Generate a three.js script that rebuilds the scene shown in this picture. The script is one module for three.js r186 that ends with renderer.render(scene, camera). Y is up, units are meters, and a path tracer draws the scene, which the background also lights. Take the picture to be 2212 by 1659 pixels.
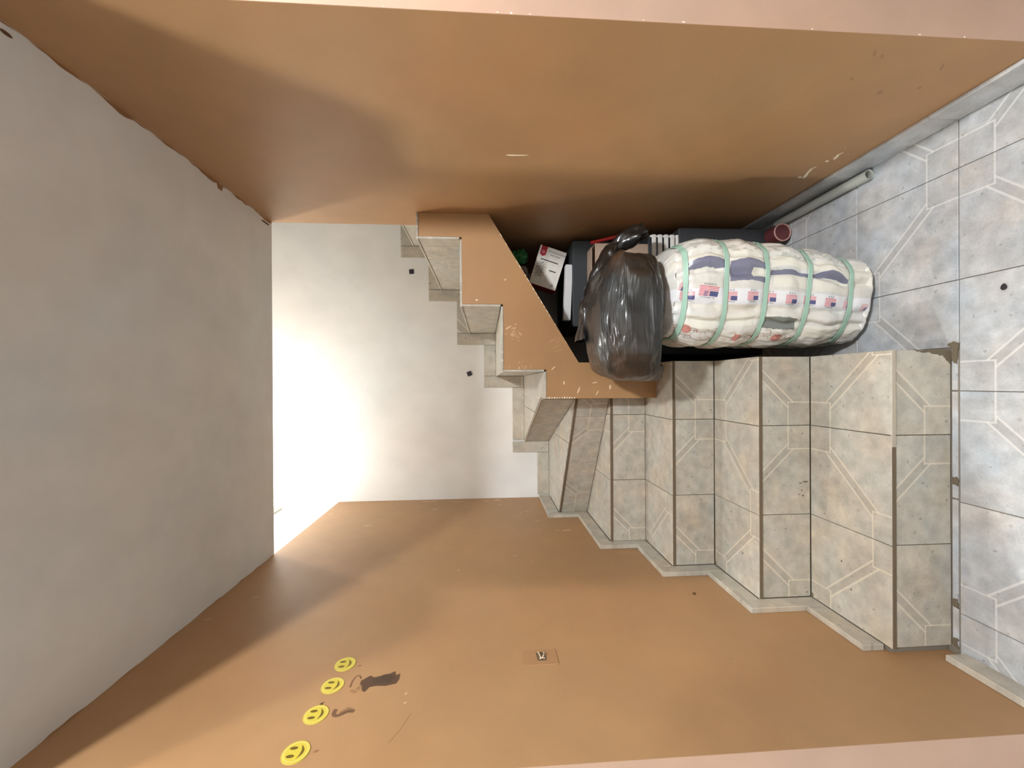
import * as THREE from 'three';
import { ImprovedNoise } from 'three/addons/math/ImprovedNoise.js';
import { mergeGeometries } from 'three/addons/utils/BufferGeometryUtils.js';
import { RoundedBoxGeometry } from 'three/addons/geometries/RoundedBoxGeometry.js';

// ---------------------------------------------------------------- camera, exposure
// World: x to the right, y up, z towards the viewer; depth D = -z. The picture was taken with the phone turned on its
// side, so the image's left is up in the world.
const scene = new THREE.Scene();
scene.background = new THREE.Color(0x000000);
const F = 880, EYE = 1.42;
const camera = new THREE.PerspectiveCamera(2 * Math.atan(829.5 / F) * 180 / Math.PI, 2212 / 1659, 0.02, 50);
{
  const rx = -0.0646, ry = 0.0022, rz = 0.006;
  const c = Math.cos, s = Math.sin;
  const Rz = [[c(rz), -s(rz), 0], [s(rz), c(rz), 0], [0, 0, 1]], Ry = [[c(ry), 0, s(ry)], [0, 1, 0], [-s(ry), 0, c(ry)]], Rx = [[1, 0, 0], [0, c(rx), -s(rx)], [0, s(rx), c(rx)]];
  const mul = (A, B) => A.map((r) => B[0].map((_, j) => r.reduce((t, v, k) => t + v * B[k][j], 0)));
  const R = mul(Rz, mul(Ry, Rx));
  const row = (i, k) => new THREE.Vector3(R[i][0] * k, R[i][1] * k, -R[i][2] * k);
  const m = new THREE.Matrix4().makeBasis(row(1, -1), row(0, 1), row(2, -1));
  camera.quaternion.setFromRotationMatrix(m);
  camera.position.set(0, EYE, 0);
}
const renderer = new THREE.WebGLRenderer();
renderer.toneMapping = THREE.LinearToneMapping;
renderer.toneMappingExposure = 0.96;
renderer.shadowMap.enabled = true;

// lamps: [position x, y, D], intensity, colour, size factor (2 cm each)
const LAMPS = {
  pendantRight: { at: [2.387, 3.31, 0.1], I: 14, color: [1, 0.97, 0.9], size: 3 },
  pendantLeft: { at: [-2.4, 3.2, 0.25], I: 16, color: [0.97, 0.98, 0.95], size: 3 },
  pendantBehind: { at: [0.92, 3.33, -1.05], I: 35, color: [0.95, 0.98, 1.02], size: 5 },
  stairwell: { at: [-0.45, 3.2, 2.5], I: 3.5, color: [1, 0.98, 0.94], size: 3 },
  batten: { at: [-0.7, 2.84, 2.6], I: 0.25, color: [1, 1, 1], size: 2 },
};

// ---------------------------------------------------------------- helpers
let seed = 20240611;
const rnd = () => { seed = (seed * 1664525 + 1013904223) >>> 0; return seed / 4294967296; };
const rr = (a, b) => a + (b - a) * rnd();
const perlin = new ImprovedNoise();
const fbm = (x, y, z, o = 4) => { let a = 0, k = 1, t = 0; for (let i = 0; i < o; i++) { a += perlin.noise(x, y, z + i * 7.3) * k; t += k; k *= 0.5; x *= 2.03; y *= 2.03; z *= 1.7; } return a / t; };
const clamp = (v, a = 0, b = 1) => Math.max(a, Math.min(b, v));
const V = (X, Y, D) => new THREE.Vector3(X, Y, -D);
const names = {};
const numbered = (n) => { names[n] = (names[n] || 0) + 1; return names[n] === 1 ? n : `${n}_${String(names[n] - 1).padStart(3, '0')}`; };
function shade(o) { o.castShadow = true; o.receiveShadow = true; return o; }
function mesh(name, geo, mat, parent = scene) {
  const o = shade(new THREE.Mesh(geo, mat));
  o.name = parent === scene ? numbered(name) : name;
  parent.add(o);
  return o;
}
function tag(o, label, category, group) { o.userData.label = label; o.userData.category = category; if (group) o.userData.group = group; return o; }
function thing(name, label, category, at = [0, 0, 0], group) {
  const o = new THREE.Group(); o.name = numbered(name); o.position.copy(V(...at)); scene.add(o);
  return tag(o, label, category, group);
}
function structure(name, geo, mat, label, category = 'wall') {
  const o = mesh(name, geo, mat);
  o.userData.kind = 'structure'; o.userData.label = label; o.userData.category = category;
  return o;
}
function boxGeo(X0, X1, Y0, Y1, D0, D1) {
  const g = new THREE.BoxGeometry(Math.abs(X1 - X0), Math.abs(Y1 - Y0), Math.abs(D1 - D0));
  g.translate((X0 + X1) / 2, (Y0 + Y1) / 2, -(D0 + D1) / 2);
  return g;
}
function rbox(X0, X1, Y0, Y1, D0, D1, r = 0.004, seg = 2) {
  const g = new RoundedBoxGeometry(Math.abs(X1 - X0), Math.abs(Y1 - Y0), Math.abs(D1 - D0), seg, r);
  g.translate((X0 + X1) / 2, (Y0 + Y1) / 2, -(D0 + D1) / 2);
  return g;
}
// uv by a function of the vertex position (X, Y, D)
function setUV(g, fn) {
  const p = g.attributes.position, uv = new Float32Array(p.count * 2);
  for (let i = 0; i < p.count; i++) { const [a, b] = fn(p.getX(i), p.getY(i), -p.getZ(i)); uv[2 * i] = a; uv[2 * i + 1] = b; }
  g.setAttribute('uv', new THREE.BufferAttribute(uv, 2));
  return g;
}
const area2 = (P) => P.reduce((t, a, i) => { const b = P[(i + 1) % P.length]; return t + a[0] * b[1] - a[1] * b[0]; }, 0) / 2;
function clipHalf(P, ax, keepAbove, v) {
  const out = [], inside = (p) => (keepAbove ? p[ax] >= v : p[ax] <= v);
  for (let i = 0; i < P.length; i++) {
    const a = P[i], b = P[(i + 1) % P.length], ia = inside(a), ib = inside(b);
    if (ia) out.push(a);
    if (ia !== ib) { const t = (v - a[ax]) / (b[ax] - a[ax]); out.push([a[0] + (b[0] - a[0]) * t, a[1] + (b[1] - a[1]) * t]); }
  }
  return out;
}
function inset(P, d) {               // convex polygon, counter-clockwise
  const n = P.length, out = [];
  for (let i = 0; i < n; i++) {
    const a = P[(i + n - 1) % n], b = P[i], c = P[(i + 1) % n];
    const e1 = [b[0] - a[0], b[1] - a[1]], e2 = [c[0] - b[0], c[1] - b[1]];
    const l1 = Math.hypot(...e1) || 1e-9, l2 = Math.hypot(...e2) || 1e-9;
    const n1 = [-e1[1] / l1, e1[0] / l1], n2 = [-e2[1] / l2, e2[0] / l2];
    const k = 1 + n1[0] * n2[0] + n1[1] * n2[1];
    out.push([b[0] + d * (n1[0] + n2[0]) / Math.max(k, 0.35), b[1] + d * (n1[1] + n2[1]) / Math.max(k, 0.35)]);
  }
  return out;
}
// flat slab: polygon in (p, q), face at w = 0, thickness t downwards, small chamfer; map(p, q, w) -> Vector3
function slabGeo(P, map, t, uvf, ch = 0.0015) {
  P = P.filter((a, i) => { const b = P[(i + 1) % P.length]; return Math.hypot(a[0] - b[0], a[1] - b[1]) > 0.0012; });
  if (P.length < 3) return null;
  if (area2(P) < 0) P = P.slice().reverse();
  const top = ch ? inset(P, ch) : P;
  const pos = [], uv = [];
  const e = 1e-3, o = map(P[0][0], P[0][1], 0), du = map(P[0][0] + e, P[0][1], 0).sub(o), dv = map(P[0][0], P[0][1] + e, 0).sub(o), dw = map(P[0][0], P[0][1], e).sub(o);
  const flip = du.cross(dv).dot(dw) < 0;
  const tri = (...v) => { if (flip) v.reverse(); for (const [p, q, w] of v) { const a = map(p, q, w); pos.push(a.x, a.y, a.z); uv.push(...uvf(p, q)); } };
  for (let i = 1; i < top.length - 1; i++) tri([...top[0], 0], [...top[i], 0], [...top[i + 1], 0]);
  const n = P.length;
  for (let i = 0; i < n; i++) {
    const j = (i + 1) % n;
    if (ch) { tri([...top[i], 0], [...P[i], -ch], [...P[j], -ch]); tri([...top[i], 0], [...P[j], -ch], [...top[j], 0]); }
    tri([...P[i], -ch], [...P[i], -t], [...P[j], -t]); tri([...P[i], -ch], [...P[j], -t], [...P[j], -ch]);
  }
  const g = new THREE.BufferGeometry();
  g.setAttribute('position', new THREE.Float32BufferAttribute(pos, 3));
  g.setAttribute('uv', new THREE.Float32BufferAttribute(uv, 2));
  g.computeVertexNormals();
  return g;
}
// a prism from a polygon (any simple outline) in (p, q) between w0 and w1
function prismGeo(P, map, w0, w1, uvf) {
  if (area2(P) < 0) P = P.slice().reverse();
  const faces = THREE.ShapeUtils.triangulateShape(P.map((p) => new THREE.Vector2(...p)), []);
  const pos = [], uv = [];
  const o = map(0, 0, 0), flip = map(1e-3, 0, 0).sub(o).cross(map(0, 1e-3, 0).sub(o)).dot(map(0, 0, 1e-3).sub(o)) < 0;
  const tri = (...v) => { if (flip) v.reverse(); for (const [p, q, w] of v) { const a = map(p, q, w); pos.push(a.x, a.y, a.z); uv.push(...uvf(p, q)); } };
  for (const [a, b, c] of faces) { tri([...P[a], w1], [...P[b], w1], [...P[c], w1]); tri([...P[a], w0], [...P[c], w0], [...P[b], w0]); }
  for (let i = 0; i < P.length; i++) { const j = (i + 1) % P.length; tri([...P[i], w1], [...P[i], w0], [...P[j], w0]); tri([...P[i], w1], [...P[j], w0], [...P[j], w1]); }
  const g = new THREE.BufferGeometry();
  g.setAttribute('position', new THREE.Float32BufferAttribute(pos, 3));
  g.setAttribute('uv', new THREE.Float32BufferAttribute(uv, 2));
  g.computeVertexNormals();
  return g;
}

// ---------------------------------------------------------------- textures
function canvas(w, h) { const c = document.createElement('canvas'); c.width = w; c.height = h; return c; }
function texOf(c, srgb = true) {
  const t = new THREE.CanvasTexture(c); if (srgb) t.colorSpace = THREE.SRGBColorSpace;
  t.wrapS = t.wrapT = THREE.RepeatWrapping; return t;
}
function noisy(c, rgb, fn) {         // fills a canvas with rgb * fn(x, y) (fn -> [r, g, b] factors), x and y in 0..1
  const x = c.getContext('2d'), im = x.createImageData(c.width, c.height), d = im.data;
  for (let j = 0, k = 0; j < c.height; j++) for (let i = 0; i < c.width; i++, k += 4) {
    const f = fn(i / c.width, j / c.height);
    d[k] = clamp(rgb[0] * f[0], 0, 255); d[k + 1] = clamp(rgb[1] * f[1], 0, 255); d[k + 2] = clamp(rgb[2] * f[2], 0, 255); d[k + 3] = 255;
  }
  x.putImageData(im, 0, 0);
  return x;
}
const upscale = (small, W, H) => { const c = canvas(W, H), x = c.getContext('2d'); x.imageSmoothingEnabled = true; x.imageSmoothingQuality = 'high'; x.drawImage(small, 0, 0, W, H); return c; };

// glazed tile, marbled grey with printed white lines: a small square in two opposite corners joined by a double band
function tileTexture(z, plain) {
  const S = 512, c = canvas(S, S);
  const x = noisy(c, [183, 184, 184], (u, v) => {
    const w = fbm(u * 3 + z, v * 3, z, 4), w2 = fbm(u * 9 + 4, v * 9 + z, z + 3, 4), w3 = perlin.noise(u * 60, v * 60, z);
    const warm = fbm(u * 2 + 9, v * 2 + z * 2, z + 11, 3);
    const b = 1 + w * 0.13 + w2 * 0.16 + w3 * 0.04;
    return [b * (1 + warm * 0.07), b, b * (1 - warm * 0.07)];
  });
  for (let i = 0; i < 34; i++) {                 // small grey flecks of the glaze print
    const a = rr(0, S), b = rr(0, S), r = rr(2, 9);
    x.fillStyle = `rgba(112,106,100,${rr(0.12, 0.4)})`;
    x.beginPath(); x.ellipse(a, b, r, r * rr(0.4, 1), rr(0, 3), 0, 7); x.fill();
  }
  x.strokeStyle = 'rgb(224,222,218)'; x.lineJoin = 'miter';
  if (!plain) {
    const q = 0.262 * S, e = 0.058 * S;
    x.save(); x.translate(0, S); x.scale(1, -1);               // canvas y runs down while uv runs up
    x.globalAlpha = 0.28; x.fillStyle = 'rgb(150,148,144)'; x.beginPath(); x.moveTo(q - e, q); x.lineTo(q, q - e); x.lineTo(S - q + e, S - q); x.lineTo(S - q, S - q + e); x.closePath(); x.fill();
    x.globalAlpha = 0.62; x.lineWidth = 8;
    for (const k of [0, 1]) { const m = (a) => (k ? S - a : a); x.beginPath(); x.moveTo(m(0), m(q)); x.lineTo(m(q), m(q)); x.lineTo(m(q), m(0)); x.stroke(); }
    x.lineWidth = 9;
    x.beginPath(); x.moveTo(q - e, q); x.lineTo(S - q, S - q + e); x.stroke();
    x.beginPath(); x.moveTo(q, q - e); x.lineTo(S - q + e, S - q); x.stroke();
    x.restore();
  }
  x.globalAlpha = 1;
  return texOf(c);
}
const tileMats = [];
for (let i = 0; i < 4; i++) tileMats.push(new THREE.MeshPhysicalMaterial({ map: tileTexture(i * 5.7 + 1, false), roughness: 0.42, clearcoat: 0.15, clearcoatRoughness: 0.3 }));
const stairMats = tileMats.map((m) => { const c = m.clone(); c.color.set(0xfff4e0); return c; });
const plainTile = new THREE.MeshPhysicalMaterial({ map: tileTexture(33.1, true), roughness: 0.42, clearcoat: 0.15, clearcoatRoughness: 0.3 });

const plainStair = plainTile.clone(); plainStair.color.set(0xfff4e0);
const BROWN = [170, 132, 92];
// painted wall: mottled brown emulsion; marks(x, at) draws chips and stains with at(a, b) in metres -> pixels
function paintCanvas(W, H, wm, hm, rgb, z, marks) {
  const s = canvas(W / 4, H / 4);
  noisy(s, rgb, (u, v) => {
    const b = 1 + fbm(u * wm * 1.6 + z, v * hm * 1.6, z, 3) * 0.07 + fbm(u * wm * 9, v * hm * 9 + z, z + 2, 3) * 0.04;
    const h = fbm(u * wm * 2.3 + 5, v * hm * 2.3 + z, z + 6, 2) * 0.03;
    return [b * (1 + h), b, b * (1 - h)];
  });
  const c = upscale(s, W, H), x = c.getContext('2d');
  const k = W / wm;
  if (marks) marks(x, k);
  return c;
}
function chip(x, px, py, len, wid, ang, col = 'rgb(240,226,204)', a = 1) {       // a flake of missing paint with a ragged outline
  x.save(); x.translate(px, py); x.rotate(ang); x.globalAlpha = a; x.fillStyle = col; x.beginPath();
  const n = 22;
  for (let i = 0; i < n; i++) {
    const t = i / n * Math.PI * 2, r = 0.75 + 0.25 * rnd();
    const X = Math.cos(t) * len / 2 * r, Y = Math.sin(t) * wid / 2 * r;
    i ? x.lineTo(X, Y) : x.moveTo(X, Y);
  }
  x.closePath(); x.fill(); x.restore();
}
function scratches(x, px, py, n, spread, len, ang, col, a) {
  for (let i = 0; i < n; i++) chip(x, px + rr(-spread, spread), py + rr(-spread, spread), len * rr(0.4, 1), rr(1.5, 3.5), ang + rr(-0.3, 0.3), col, a * rr(0.4, 1));
}

// left wall: u = (D - 0.875) / 2.1, v = Y / 2.457
const LW = 2.1, WH = 2.457;
const leftTex = texOf(paintCanvas(2048, 2048, LW, WH, BROWN, 2.5, (x) => {
  const at = (D, Y) => [(D - 0.875) / LW * 2048, (1 - Y / WH) * 2048];
  const K = 2048 / LW, C = 'rgb(226,190,158)';
  for (const [D, Y, l, w, a, al] of [
    [1.819, 1.546, 0.008, 0.006, 0, 1], [1.954, 1.283, 0.02, 0.007, 1.2, 0.8], [1.881, 1.208, 0.012, 0.005, 1.4, 0.7], [2.268, 0.975, 0.045, 0.012, 1.4, 0.9], [2.27, 0.96, 0.022, 0.014, 1.4, 1], [2.273, 1.019, 0.03, 0.007, 1.5, 0.7],
    [2.894, 1.34, 0.05, 0.02, 1.5, 0.9], [2.878, 1.42, 0.04, 0.01, 1.5, 0.8], [2.782, 1.327, 0.03, 0.008, 1.4, 0.6], [2.9, 1.82, 0.12, 0.012, 1.5, 0.8], [2.879, 1.62, 0.1, 0.008, 1.5, 0.6], [2.716, 1.758, 0.04, 0.02, 1.3, 0.5], [2.438, 2.114, 0.045, 0.025, 1.3, 0.35],
    [2.675, 2.413, 0.03, 0.012, 1, 0.5], [1.65, 2.322, 0.022, 0.008, 1, 0.55], [1.509, 2.406, 0.03, 0.006, 1.1, 0.5], [1.106, 1.638, 0.012, 0.006, 0.5, 0.55], [1.074, 1.634, 0.01, 0.006, 0.5, 0.55], [2.436, 1.117, 0.03, 0.01, 1.2, 0.5], [2.281, 1.123, 0.02, 0.008, 1.2, 0.5], [2.627, 1.162, 0.03, 0.01, 0.6, 0.5], [2.6, 1.2, 0.02, 0.01, 0.6, 0.5], [2.66, 1.13, 0.025, 0.008, 0.4, 0.5],
  ]) { const [px, py] = at(D, Y); chip(x, px, py, l * K, w * K, a, C, al); }
  { const [px, py] = at(1.547, 0.608); chip(x, px, py, 0.028 * K, 0.014 * K, 0.5, 'rgb(96,66,40)', 0.85); }                 // dark knock above the second tread
  x.strokeStyle = 'rgba(110,74,46,0.6)'; x.lineWidth = 1.6; x.beginPath(); x.moveTo(...at(1.039, 1.612)); x.lineTo(...at(0.99, 1.63)); x.lineTo(...at(0.955, 1.65)); x.stroke();   // hairline scratch
  // charcoal smear under the second sticker
  const blob = (pts, col) => { x.fillStyle = col; x.beginPath(); pts.forEach(([D, Y], i) => (i ? x.lineTo(...at(D, Y)) : x.moveTo(...at(D, Y)))); x.closePath(); x.fill(); };
  blob([[1.163, 1.773], [1.182, 1.752], [1.17, 1.735], [1.183, 1.715], [1.186, 1.698], [1.195, 1.685], [1.178, 1.68], [1.185, 1.669], [1.162, 1.667], [1.145, 1.672], [1.138, 1.70], [1.14, 1.725], [1.137, 1.742], [1.12, 1.75], [1.124, 1.759], [1.14, 1.764], [1.15, 1.772]], 'rgba(74,50,32,0.9)');
  blob([[1.175, 1.74], [1.182, 1.70], [1.17, 1.68], [1.15, 1.69], [1.15, 1.74]], 'rgba(62,46,32,0.6)');
  x.strokeStyle = 'rgba(92,62,38,0.75)'; x.lineWidth = 4; x.beginPath(); x.moveTo(...at(1.14, 1.795)); x.bezierCurveTo(...at(1.18, 1.80), ...at(1.2, 1.785), ...at(1.17, 1.775)); x.stroke();
  for (const [a, b, w] of [[[1.128, 1.79], [1.12, 1.772], 9], [[1.13, 1.775], [1.14, 1.765], 12]]) { x.lineWidth = w; x.strokeStyle = 'rgba(110,74,46,0.4)'; x.beginPath(); x.moveTo(...at(...a)); x.lineTo(...at(...b)); x.stroke(); }
  x.strokeStyle = 'rgba(82,54,34,0.7)'; x.lineWidth = 9; x.beginPath(); x.moveTo(...at(1.066, 1.806)); x.bezierCurveTo(...at(1.045, 1.81), ...at(1.04, 1.80), ...at(1.048, 1.788)); x.bezierCurveTo(...at(1.055, 1.778), ...at(1.06, 1.772), ...at(1.055, 1.757)); x.stroke();
  x.lineWidth = 14; x.strokeStyle = 'rgba(96,64,42,0.45)'; x.beginPath(); x.moveTo(...at(1.05, 1.79)); x.lineTo(...at(1.062, 1.775)); x.lineTo(...at(1.057, 1.762)); x.stroke();
  blob([[1.094, 1.846], [1.087, 1.856], [1.077, 1.846]], 'rgba(84,56,34,0.9)');
  for (const [D, Y] of [[1.225, 1.795], [0.947, 1.807]]) { const [px, py] = at(D, Y); chip(x, px, py, 0.012 * K, 0.008 * K, 1, 'rgb(120,80,52)', 0.6); }
  for (let i = 0; i < 60; i++) { const [px, py] = at(rr(0.9, 2.9), rr(0.4, 2.4)); chip(x, px, py, rr(2, 7), rr(1.5, 3), rr(0, 3), rnd() < 0.5 ? C : 'rgb(140,98,66)', rr(0.15, 0.5)); }
}));
// right wall: u = (D - 0.875) / 2.1
const rightTex = texOf(paintCanvas(2048, 2048, LW, WH, BROWN, 8.1, (x) => {
  const at = (D, Y) => [(D - 0.875) / LW * 2048, (1 - Y / WH) * 2048];
  const K = 2048 / LW, W = 'rgb(250,238,214)';
  { const [px, py] = at(1.413, 1.312); chip(x, px, py - 14, 0.03 * K, 0.008 * K, 1.5, W); chip(x, px - 1, py, 0.062 * K, 0.0075 * K, 1.55, W); chip(x, px - 3, py + 24, 0.036 * K, 0.005 * K, 1.6, W, 0.9); }
  for (const [D, Y, l, w, a] of [[1.494, 0.186, 0.05, 0.012, 0.3], [1.465, 0.197, 0.05, 0.009, 0.2], [1.44, 0.203, 0.03, 0.006, -0.3], [1.505, 0.2, 0.02, 0.014, 1], [1.365, 0.179, 0.035, 0.01, 0.2], [1.345, 0.184, 0.03, 0.006, -0.3], [1.39, 0.19, 0.015, 0.01, 0.8]]) { const [px, py] = at(D, Y); chip(x, px, py, l * K, w * K, a, W, 0.95); }
  for (let i = 0; i < 14; i++) { const [px, py] = at(rr(1.3, 1.52), rr(0.14, 0.2)); chip(x, px, py, rr(4, 12), rr(2, 4), rr(0, 1), 'rgb(224,186,150)', 0.6); }
  { const [px, py] = at(2.063, 0.918); chip(x, px, py, 0.03 * K, 0.006 * K, 1.2, 'rgb(224,196,160)', 0.7); }
  for (const [D, Y, l, w] of [[0.927, 0.477, 0.026, 0.007], [0.935, 0.45, 0.02, 0.006], [0.958, 0.265, 0.032, 0.007], [1.029, 0.246, 0.014, 0.009], [1.008, 0.459, 0.015, 0.008], [1.052, 0.336, 0.02, 0.015]]) { const [px, py] = at(D, Y); chip(x, px, py, l * K, w * K, 0.6, 'rgb(118,84,56)', 0.35); }
  for (let i = 0; i < 40; i++) { const [px, py] = at(rr(0.9, 1.9), rr(0.2, 2.3)); chip(x, px, py, rr(2, 6), rr(1.5, 3), rr(0, 3), 'rgb(150,106,72)', rr(0.15, 0.4)); }
}));
// stringer face: u = (X + 0.1) / 1, v = (Y - 0.55) / 1.3
const stringTex = texOf(paintCanvas(1024, 1331, 1.0, 1.3, [169, 129, 86], 14.2, (x) => {
  const at = (X, Y) => [(X + 0.1) * 1024, (1 - (Y - 0.55) / 1.3) * 1331];
  const W = 'rgb(238,214,184)';
  scratches(x, ...at(0.25, 1.3), 16, 26, 26, 0.9, W, 0.95);
  scratches(x, ...at(0.215, 1.275), 14, 24, 24, 2.2, W, 0.9);
  scratches(x, ...at(0.07, 1.28), 16, 34, 12, 0.2, W, 0.9);
  scratches(x, ...at(0.06, 1.22), 10, 24, 12, 0.4, W, 0.8);
  scratches(x, ...at(0.18, 1.08), 12, 30, 60, 1.1, 'rgb(214,172,132)', 0.55);
  scratches(x, ...at(0.31, 1.36), 6, 22, 36, 1.0, 'rgb(214,172,132)', 0.5);
  for (const [X, Y, l, w, a] of [[-0.036, 0.98, 0.04, 0.008, 0.4], [0.0, 0.902, 0.03, 0.006, 1.4], [-0.022, 0.828, 0.028, 0.01, 0.1], [-0.05, 0.891, 0.03, 0.006, 0.5], [0.485, 1.326, 0.014, 0.006, 0.6], [0.389, 1.459, 0.01, 0.014, 0.2], [0.07, 1.1, 0.03, 0.005, 0.8], [0.0, 1.05, 0.02, 0.008, 0.2]]) { const [px, py] = at(X, Y); chip(x, px, py, l * 1024, w * 1024, a, W, 0.85); }
  // chipped white edge along the pier's left arris
  for (let Y = 1.0; Y < 1.15; Y += 0.012) { const [px, py] = at(-0.071, Y); chip(x, px, py, rr(5, 14), rr(4, 10), rr(0, 3), 'rgb(250,240,220)', 1); }
  // chips along the slanting lower edge
  for (let t = 0.02; t < 0.9; t += 0.03) if (rnd() < 0.55) { const [px, py] = at(0.096 + 0.695 * t, 0.979 + 0.423 * t); chip(x, px, py - 2, rr(6, 26), rr(3, 6), -0.55, 'rgb(250,236,208)', 0.95); }
}));
const whiteTex = texOf(paintCanvas(1024, 1024, 3, 3, [228, 226, 222], 21.7, (x) => {
  for (let i = 0; i < 50; i++) chip(x, rr(0, 1024), rr(0, 1024), rr(2, 8), rr(1, 4), rr(0, 3), 'rgb(205,196,180)', rr(0.15, 0.4));
}));
// ceiling: u = (X + 0.83) / 1.62, v = (D - 0.875) / 1.19; ragged brown paint from the wall runs onto its right edge
const ceilTex = texOf(paintCanvas(1024, 752, 1.62, 1.19, [221, 221, 219], 27.3, (x) => {
  x.fillStyle = 'rgb(150,108,74)'; x.beginPath(); x.moveTo(1024, 0);
  for (let j = 0; j <= 188; j++) { const d = Math.max(0, 3 + fbm(j * 0.05, 1, 4, 3) * 16 + (Math.abs(j - 62) < 3 ? 12 : 0)); x.lineTo(1024 - d, j * 4); }
  x.lineTo(1024, 752); x.closePath(); x.fill();
  x.fillStyle = 'rgb(96,70,50)';
  for (const [v, l] of [[30, 26], [44, 34], [700, 16]]) { x.beginPath(); x.ellipse(1010, v, 3, l / 2, 0.05, 0, 7); x.fill(); }
  x.fillStyle = 'rgb(150,108,74)'; x.beginPath(); x.moveTo(0, 0);
  for (let j = 0; j <= 188; j++) x.lineTo(Math.max(0, fbm(j * 0.04, 7, 2, 3) * 14), j * 4);
  x.lineTo(0, 752); x.closePath(); x.fill();
}));

// ---------------------------------------------------------------- materials
const std = (o) => new THREE.MeshStandardMaterial(o);
const M = {
  left: std({ map: leftTex, roughness: 0.5 }), right: std({ map: rightTex, roughness: 0.5 }), stringer: std({ map: stringTex, roughness: 0.5 }),
  white: std({ map: whiteTex, roughness: 0.75 }), ceil: std({ map: ceilTex, roughness: 0.8 }),
  brown: std({ color: new THREE.Color(`rgb(${BROWN})`), roughness: 0.55 }),
  peach: std({ map: texOf(paintCanvas(512, 512, 2, 2, [192, 160, 138], 40.2, (x) => { for (let i = 0; i < 40; i++) chip(x, rr(0, 512), rr(0, 512), rr(2, 8), rr(1, 3), rr(0, 3), 'rgb(244,222,196)', rr(0.3, 0.8)); })), roughness: 0.5 }),
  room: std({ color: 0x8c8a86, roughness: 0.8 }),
  mortar: std({ color: 0x6b5c48, roughness: 0.95 }), grout: std({ color: 0x82786a, roughness: 0.95 }),
  dirt: std({ color: 0x6b604e, roughness: 1 }), groutLight: std({ color: 0xb3a896, roughness: 0.9 }),
  concrete: std({ color: 0x7c7468, roughness: 0.95 }),
};

// ---------------------------------------------------------------- dimensions (metres, D = depth from the viewer)
const xR = 0.791, xL = -0.83, H = 2.457, dF = 0.875, dS = 1.908, dE = 2.06, dB = 2.945, xs = 0.093, xp = -0.075;
const RD = [0, 1.156, 1.459, 1.749, 2.054];                          // depth of risers 1..4
const YT = [0, 0.2, 0.407, 0.602, 0.787, 0.965, 1.143, 1.346, 1.537, 1.736, 1.93, 2.12];   // tread heights
const RX = { 7: 0.053, 8: 0.36, 9: 0.671, 10: 0.98, 11: 1.29, 12: 1.6 };   // x of risers 7..
const soffit = (X) => 1.402 + (X - 0.791) * 0.6086;
const T = 0.3345;

// ---------------------------------------------------------------- room shell
const wallUV = (X, Y, D) => [(D - 0.875) / LW, Y / WH];
structure('wall_left', setUV(boxGeo(xL - 0.15, xL, 0, H, dF, dB), wallUV), M.left, 'brown painted side wall carrying four yellow round stickers');
structure('wall_left_upper', setUV(boxGeo(xL - 0.15, xL, H, 4.6, dF + 0.15, dB), (X, Y, D) => [D / 4, Y / 4.8]), M.white, 'white upper wall of the stairwell above the brown paint');
{
  const g = mergeGeometries([setUV(boxGeo(xR, xR + 0.14, 0, H, dF + 0.0, dE), wallUV), setUV(boxGeo(xR, xR + 0.14, 0, 1.36, dE, dB), wallUV)]);
  structure('wall_right', g, M.right, 'long brown painted wall beside the plastic wrapped bale');
}
structure('wall_back', setUV(boxGeo(xL - 0.15, 2.6, 0, 4.6, dB, dB + 0.15), (X, Y) => [(X + 1) / 3.8, Y / 4.8]), M.white, 'white wall behind the stairs with stepped tile skirting');
structure('ceiling', setUV(boxGeo(xL, xR, H, H + 0.16, dF, dE), (X, Y, D) => [(X + 0.83) / 1.62, (D - 0.875) / 1.19]), M.ceil, 'off-white ceiling slab that ends before the stairwell', 'ceiling');
structure('wall_stairwell', setUV(mergeGeometries([boxGeo(xL, 2.6, H + 0.16, 4.6, dE - 0.13, dE), boxGeo(xR + 0.14, 2.6, 0, H + 0.16, dE - 0.13, dE), boxGeo(2.6, 2.75, 0, 4.6, dE - 0.13, dB + 0.15)]), (X, Y, D) => [(X + D + 1) / 8, Y / 4.8]), M.white, 'white inner walls enclosing the upper stairwell');
structure('ceiling_stairwell', boxGeo(xL - 0.15, 2.75, 4.6, 4.75, dE - 0.13, dB + 0.15), M.room, 'white ceiling high above the stairwell', 'ceiling');
// the room the picture is taken from
const FX0 = -2.6, FX1 = 2.6, FD = -2.6, FH = 3.45;
structure('wall_front', setUV(mergeGeometries([boxGeo(xR + 0.0005, FX1, 0, FH, dF - 0.001, dF + 0.14), boxGeo(FX0, xL - 0.0005, 0, FH, dF - 0.001, dF + 0.14), boxGeo(xL, xR, H + 0.002, FH, dF - 0.14, dF - 0.0005)]), (X, Y) => [X / 2, Y / 2]), M.peach, 'peach painted wall around the opening to the stairs');
structure('wall_room', setUV(mergeGeometries([boxGeo(FX0 - 0.12, FX0, 0, FH, FD, dF + 0.14), boxGeo(FX1, FX1 + 0.12, 0, FH, FD, dF + 0.14), boxGeo(FX0 - 0.12, FX1 + 0.12, 0, FH, FD - 0.12, FD)]), (X, Y, D) => [(X + D + 6) / 12, Y / 4.8]), M.room, 'off-white walls of the room behind the viewer');
structure('ceiling_room', boxGeo(FX0 - 0.12, FX1 + 0.12, FH, FH + 0.12, FD - 0.12, dF + 0.14), M.room, 'white ceiling of the room behind the viewer', 'ceiling');

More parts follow.
